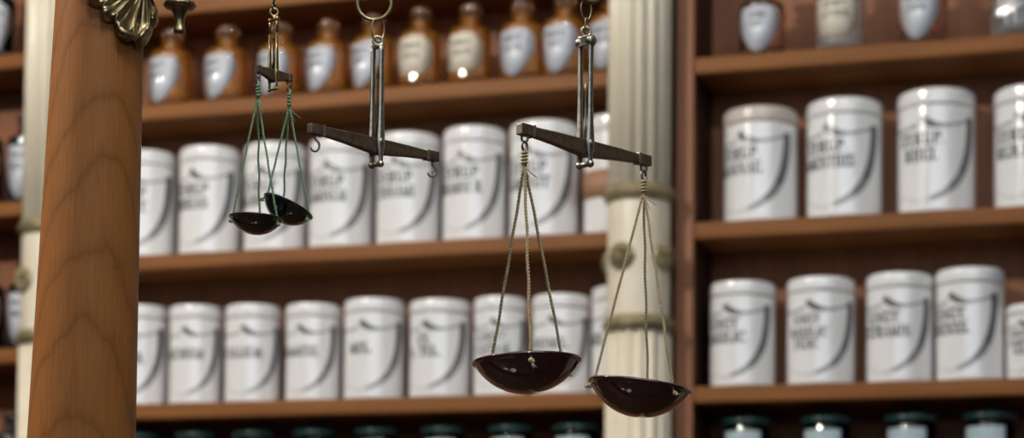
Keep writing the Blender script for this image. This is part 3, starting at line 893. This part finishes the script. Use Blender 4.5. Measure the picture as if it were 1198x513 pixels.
    for sg, L_, kind in ((-1, lL, hooks[0]), (1, lR, hooks[1])):
        P = C+bx*(sg*L_*.92)-bz*(he*.42)
        u = Vector((math.cos(.1), math.sin(.1), 0))
        hk = MB()
        if kind == 'hook':
            q = .0036
            pts = [P+up*.002, P-up*.003]
            for i in range(13):
                a = d(75-i*20)
                pts.append(P-up*.0085+u*(q*math.cos(a))*.9+up*(q*math.sin(a)*1.15))
            hk.tube(pts, .00085, 8)
            tip = P-up*.012
        else:
            q = kind
            hk.ring(P-up*q*.7, q, q*.30, u, up, 18, 8, 0, .75, 1.15)
            v = Vector((math.cos(.9), math.sin(.9), 0))
            hk.ring(P-up*q*2.75, q*1.05, q*.30, v, up, 18, 8, 0, .9, 1.1)
            tip = P-up*q*3.6
        hk.build('end_hook', M_STEEL, root, origin=C)
        tips.append(tip)
    top = T(0, 0, ez+ew*1.35)
    return root, C, tips, T(0, 0, ez), T

def twine(mb, a, b, r, sag=.0, pitch=.0052, seg=7):
    a = Vector(a); b = Vector(b); L = (b-a).length
    t = (b-a).normalized(); u = t.orthogonal().normalized(); v = t.cross(u)
    side = Vector((t.y, -t.x, 0)); side = side.normalized() if side.length > 1e-6 else u
    nst = max(int(L/pitch*8), 8)
    for ph in (0, PI):
        pts = []
        for i in range(nst+1):
            f = i/nst; an = 2*PI*L*f/pitch+ph
            w = math.sin(f*PI)*sag + .0003*math.sin(f*23+a.x*400)
            pts.append(a+(b-a)*f+u*(math.cos(an)*r*.55)+v*(math.sin(an)*r*.55)+side*w)
        mb.tube(pts, r*.62, seg)
def frizz(mb, p, n, l, r, dirs=None):
    for i in range(n):
        dv = Vector((random.uniform(-1, 1), random.uniform(-.6, .2), random.uniform(-1, .2))).normalized()
        if dirs: dv = (dv*.35+Vector(dirs)).normalized()
        q = p+dv*l*random.uniform(.6, 1)
        mb.tube([p, p+dv*l*.45+Vector((0, 0, -.0006)), q], [r, r*.8, r*.4], 6)
def pan(label, tip, ends, depth_f, holes, string_mat, pan_mat, r_str, knot_len, thick, tilt=0.0):
    """bowl whose rim runs between two pixels, hung under tip by three strings"""
    Yd = tip.y
    A = at_y(ends[0][0], ends[0][1], Yd); B = at_y(ends[1][0], ends[1][1], Yd)
    c = (A+B)/2; Rp = (B-A).length/2
    ex = (B-A).normalized(); ey = Vector((0, 1, 0)); ey = (ey-ex*ey.dot(ex)).normalized(); ez = ex.cross(ey)
    ey, ez = ey*math.cos(tilt)-ez*math.sin(tilt), ez*math.cos(tilt)+ey*math.sin(tilt)
    PM = Matrix(((ex.x, ey.x, ez.x, c.x), (ex.y, ey.y, ez.y, c.y), (ex.z, ey.z, ez.z, c.z), (0, 0, 0, 1)))
    root = thing('hanging_scale_pan', label, 'scale pan', c, 0, 'scale pans on strings')
    dep = Rp*2*depth_f
    Rs = (Rp*Rp+dep*dep)/(2*dep); amax = math.asin(min(Rp/Rs, 1))
    if dep > Rp: amax = PI-amax
    nseg = 22
    outer = [(Rs*math.sin(amax*i/nseg), -dep+Rs-Rs*math.cos(amax*i/nseg)) for i in range(nseg+1)]
    Ri = Rs-thick
    inner = [(max(r-thick*(r/Rp) , 0), z+thick*(1-.6*r/Rp)) for r, z in outer]
    e_ = Rp*.045
    lip = [(Rp+e_*.5, -e_*.25), (Rp+e_*.9, e_*.25), (Rp+e_*.95, e_*.8), (Rp+e_*.6, e_*1.3), (Rp-e_*.2, e_*1.5), (Rp-thick*.6, e_*1.3)]
    prof = outer[:-1]+[outer[-1]]+lip+[(r, min(z, e_*.9)) for r, z in inner[::-1]]
    MB().lathe(prof, 64, PM).build('bowl', pan_mat, root, origin=c)
    kn = tip-Vector((0, 0, knot_len))
    sm = None
    for (az, fz) in holes:
        a = d(az)
        E = PM @ Vector(((Rp*1.0)*math.cos(a), (Rp*1.0)*math.sin(a), .0026))
        Hh = PM @ Vector((Rp*.985*math.cos(a), Rp*.985*math.sin(a), -.004))
        H2 = PM @ Vector((Rp*1.03*math.cos(a), Rp*1.03*math.sin(a), -.0045))
        sm = MB()
        E2 = PM @ Vector((Rp*.93*math.cos(a), Rp*.93*math.sin(a), .002))
        twine(sm, kn+Vector((0, 0, .002)), E2, r_str, .0005*random.uniform(-1, 1))
        sm.tube([E2, PM @ Vector((Rp*.95*math.cos(a), Rp*.95*math.sin(a), -.001)), H2], r_str*.9, 7)
        # knot outside of the rim
        sm.ball(H2, r_str*1.9, 7, 0, (1.1, .9, .9))
        sm.ball(H2+Vector((r_str*1.1, -r_str*.6, -r_str*.9)), r_str*1.3, 6)
        if fz: frizz(sm, H2, fz, .008 if fz > 2 else .005, r_str*.55, (.5, -.25, -.75) if az < -60 else (1 if math.cos(a) > 0 else -1, -.2, -.2))
        sm.build('string', string_mat, root, origin=c)
    k = MB()
    hgt = knot_len
    k.tube([tip+Vector((0, 0, .0012)), tip-Vector((0, 0, hgt))], [r_str*1.3, r_str*1.6], 8)
    for i in range(4):
        z = tip.z-hgt*(.18+.2*i)
        k.ring((tip.x, tip.y, z), r_str*1.7, r_str*.85, (1, 0, .15), (0, 1, .1), 14, 6)
    k.ball(tip-Vector((0, 0, hgt*.12)), r_str*2.1, 7)
    frizz(k, tip-Vector((0, 0, hgt)), 2, .016, r_str*.6, (.55, -.3, -.7))
    k.build('knot', string_mat, root, origin=c)
    return root

PHI = d(47)
# empty balance in the middle
bA, CA, tipsA, eyeA, TA = balance('empty hand balance with bare hooks hanging left of centre', (362, 150.5), (511, 184.5), 440.5, 54, 193, 11*PX/math.sin(PHI), .0025, 17*PX, 11.5*PX, PHI,
    (M_NICKEL, M_BEAM, M_BEAMEND), 'plain', 48, 76, ('hook', 'hook'))
# balance with the two red pans
bB, CB, tipsB, eyeB, TB = balance('hand balance hanging on the right carrying two oxblood pans', (607.5, 151), (759, 189.5), 684.5, 49, 193, 12*PX/math.sin(PHI), .0028, 18*PX, 12.5*PX, PHI,
    (M_NICKEL, M_BEAM, M_BEAMEND), 'block', 37, 95, (.0030, .0030))
# small brass balance
bC, CC, tipsC, eyeC, TC = balance('small yellow brass hand balance with green strings hanging near the pillar', (300.5, 81), (340.5, 92), 319.5, 23, 105, 9.3*PX/math.sin(PHI), .0013, 14*PX, 9*PX, PHI,
    (M_BRIGHT, M_BEAM, M_BEAMEND), 'small', 14, 40, (.0021, .0021))

pan('oxblood red pan on beige twine, the left and higher of the two red pans', tipsB[0], ((554.5, 427.5), (678, 423)), .295, ((-86, 4), (138, 0), (40, 2)), M_TWINE, M_PANRED, .0011, .012, .0022, d(2))
pan('oxblood red pan on beige twine tilted right, in front of the cream column', tipsB[1], ((690, 446), (806.5, 461.5)), .30, ((192, 2), (-50, 1), (76, 0)), M_TWINE, M_PANRED, .0010, .012, .0022)
pan('small black pan hanging level on green strings, left of its twin', tipsC[0], ((269, 254.5), (330.5, 258.5)), .30, ((-150, 0), (90, 0), (-28, 0)), M_GTWINE, M_PANBLK, .00078, .012, .0014)
pan('small black pan tilted steeply right on green strings', tipsC[1], ((309.5, 230), (364.5, 255)), .33, ((-160, 0), (110, 0), (-25, 0)), M_GTWINE, M_PANBLK, .00078, .013, .0014, d(5))

# rings and wires that hang the balances on the rail
UP = Vector((0, 0, 1))
def hang(eye, big_px, label, big_r=.0125):
    """link ring through the eye, then a big brass ring, then a hook over the rail"""
    return None
# empty balance: oval link through a big brass ring
bigA = at_y(438, 4, YF); bigA.y = eyeA.y
rootA = tag(MB().ring(bigA, 20*PX, 2.3*PX, (1, 0, 0), UP, 48, 14).build('brass_ring', M_BRASS), 'large brass ring holding the empty balance at the top edge', 'ring', 'brass rings holding the balances')
def center(o):
    c = sum((v.co for v in o.data.vertices), Vector())/len(o.data.vertices)
    for v in o.data.vertices: v.co -= c
    o.location = c
center(rootA)
lk = MB()
lt = bigA.z-20*PX+2.8*PX; lb = eyeA.z-.0005
lc_ = Vector((eyeA.x, eyeA.y, (lt+lb)/2))
lk.ring(lc_, (lt-lb)/2, 1.15*PX, (.85, .52, 0), UP, 30, 10, 0, .58, 1.0)
tag(lk.build('link_ring', M_BRASS), 'oval wire link between the large brass ring and the empty balance', 'ring')
center(bpy.data.objects['link_ring'])
bigB = at_y(688, -17, YF); bigB.y = eyeB.y
rb_ = tag(MB().ring(bigB, 20*PX, 2.3*PX, (.8, .6, 0), UP, 48, 14).build('brass_ring', M_BRASS), 'large brass ring at the top edge above the balance with red pans', 'ring', 'brass rings holding the balances')
center(rb_)
lk = MB()
lt = bigB.z-20*PX+2.8*PX; lb = eyeB.z+.0092
lc_ = Vector((eyeB.x, eyeB.y, (lt+lb)/2))
lk.ring(lc_, (lt-lb)/2, 1.15*PX, (.85, .52, 0), UP, 30, 10, 0, .62, 1.0)
lk.ring(Vector((eyeB.x, eyeB.y, eyeB.z+.0052)), .0052, 1.2*PX, (.3, .95, 0), UP, 24, 8, 0, .45, 1.0)
o = tag(lk.build('link_ring', M_BRASS), 'oval wire link at the top edge above the balance with red pans', 'ring'); center(o)
# hooks of the bracket
def rail_hook(P, top_y, r=.0011):
    z0 = rail_z
    pts = [P]
    pts.append(Vector((P.x, P.y+.004, P.z+.003)))
    pts.append(Vector((P.x, (P.y+YF)/2, (P.z+z0)/2)))
    for i in range(9):
        a = d(-60+i*32)
        pts.append(Vector((P.x, YF+.0062*math.cos(a), z0+.0062*math.sin(a))))
    return MB().tube(pts, r, 8)
rail_hook(bigA+UP*(20*PX-.003), 0).build('hook', M_BRASS, br, origin=R0)
rail_hook(bigB+UP*(20*PX-.003), 0).build('hook', M_BRASS, br, origin=R0)
wire = MB()
e = eyeC
pts = []
for i in range(11):
    a = d(-100+i*30)
    pts.append(Vector((e.x+.0016*math.cos(a)*.7, e.y+.0012*math.cos(a), e.z+.0034+.0022*math.sin(a))))
pts2 = [pts[-1], Vector((e.x+.0006, e.y, e.z+.012)), Vector((e.x, YF, rail_z-.008))]
for i in range(9):
    a = d(-60+i*32)
    pts2.append(Vector((e.x, YF+.0062*math.cos(a), rail_z+.0062*math.sin(a))))
wire.tube(pts+pts2, .0008, 8)
o = tag(wire.build('wire_hook', M_STEEL), 'steel wire hook from which the small brass balance hangs', 'hook'); center(o)

# ------------------------------------------------------------------ light
def area(name, loc, target, sx, sy, power, col):
    l = bpy.data.lights.new(name, 'AREA'); l.shape = 'RECTANGLE'; l.size = sx; l.size_y = sy; l.energy = power; l.color = col
    o = bpy.data.objects.new(name, l); COL.objects.link(o)
    o.location = loc
    o.rotation_euler = (Vector(target)-Vector(loc)).to_track_quat('-Z', 'Y').to_euler()
    return o
def lamp(name, loc, r, power, col):
    l = bpy.data.lights.new(name, 'POINT'); l.shadow_soft_size = r; l.energy = power; l.color = col
    o = bpy.data.objects.new(name, l); COL.objects.link(o); o.location = loc
    return o
area('added_front_fill', (.1, -1.3, 3.1), (.1, 3.6, 2.1), 4.4, 1.2, 40, (.76, .87, 1))  # added broad cool fill from the front, no window stands there
lamp('ceiling_lamp', (-1.8, 1.6, 3.30), .06, 270, (1, .94, .86))
lamp('ceiling_lamp', (.05, .35, 3.68), .06, 74, (.88, .94, 1))
lamp('ceiling_lamp', (.9, .35, 3.66), .05, 38, (.88, .94, 1))
w = bpy.data.worlds.new('world'); scene.world = w
w.use_nodes = True
bg = w.node_tree.nodes['Background']
bg.inputs['Color'].default_value = (.75, .82, .95, 1); bg.inputs['Strength'].default_value = .02

scene.view_settings.view_transform = 'Standard'
scene.view_settings.look = 'None'
scene.view_settings.gamma = 1.0
scene.view_settings.use_curve_mapping = False
scene.view_settings.exposure = -0.55
scene.cycles.use_denoising = True
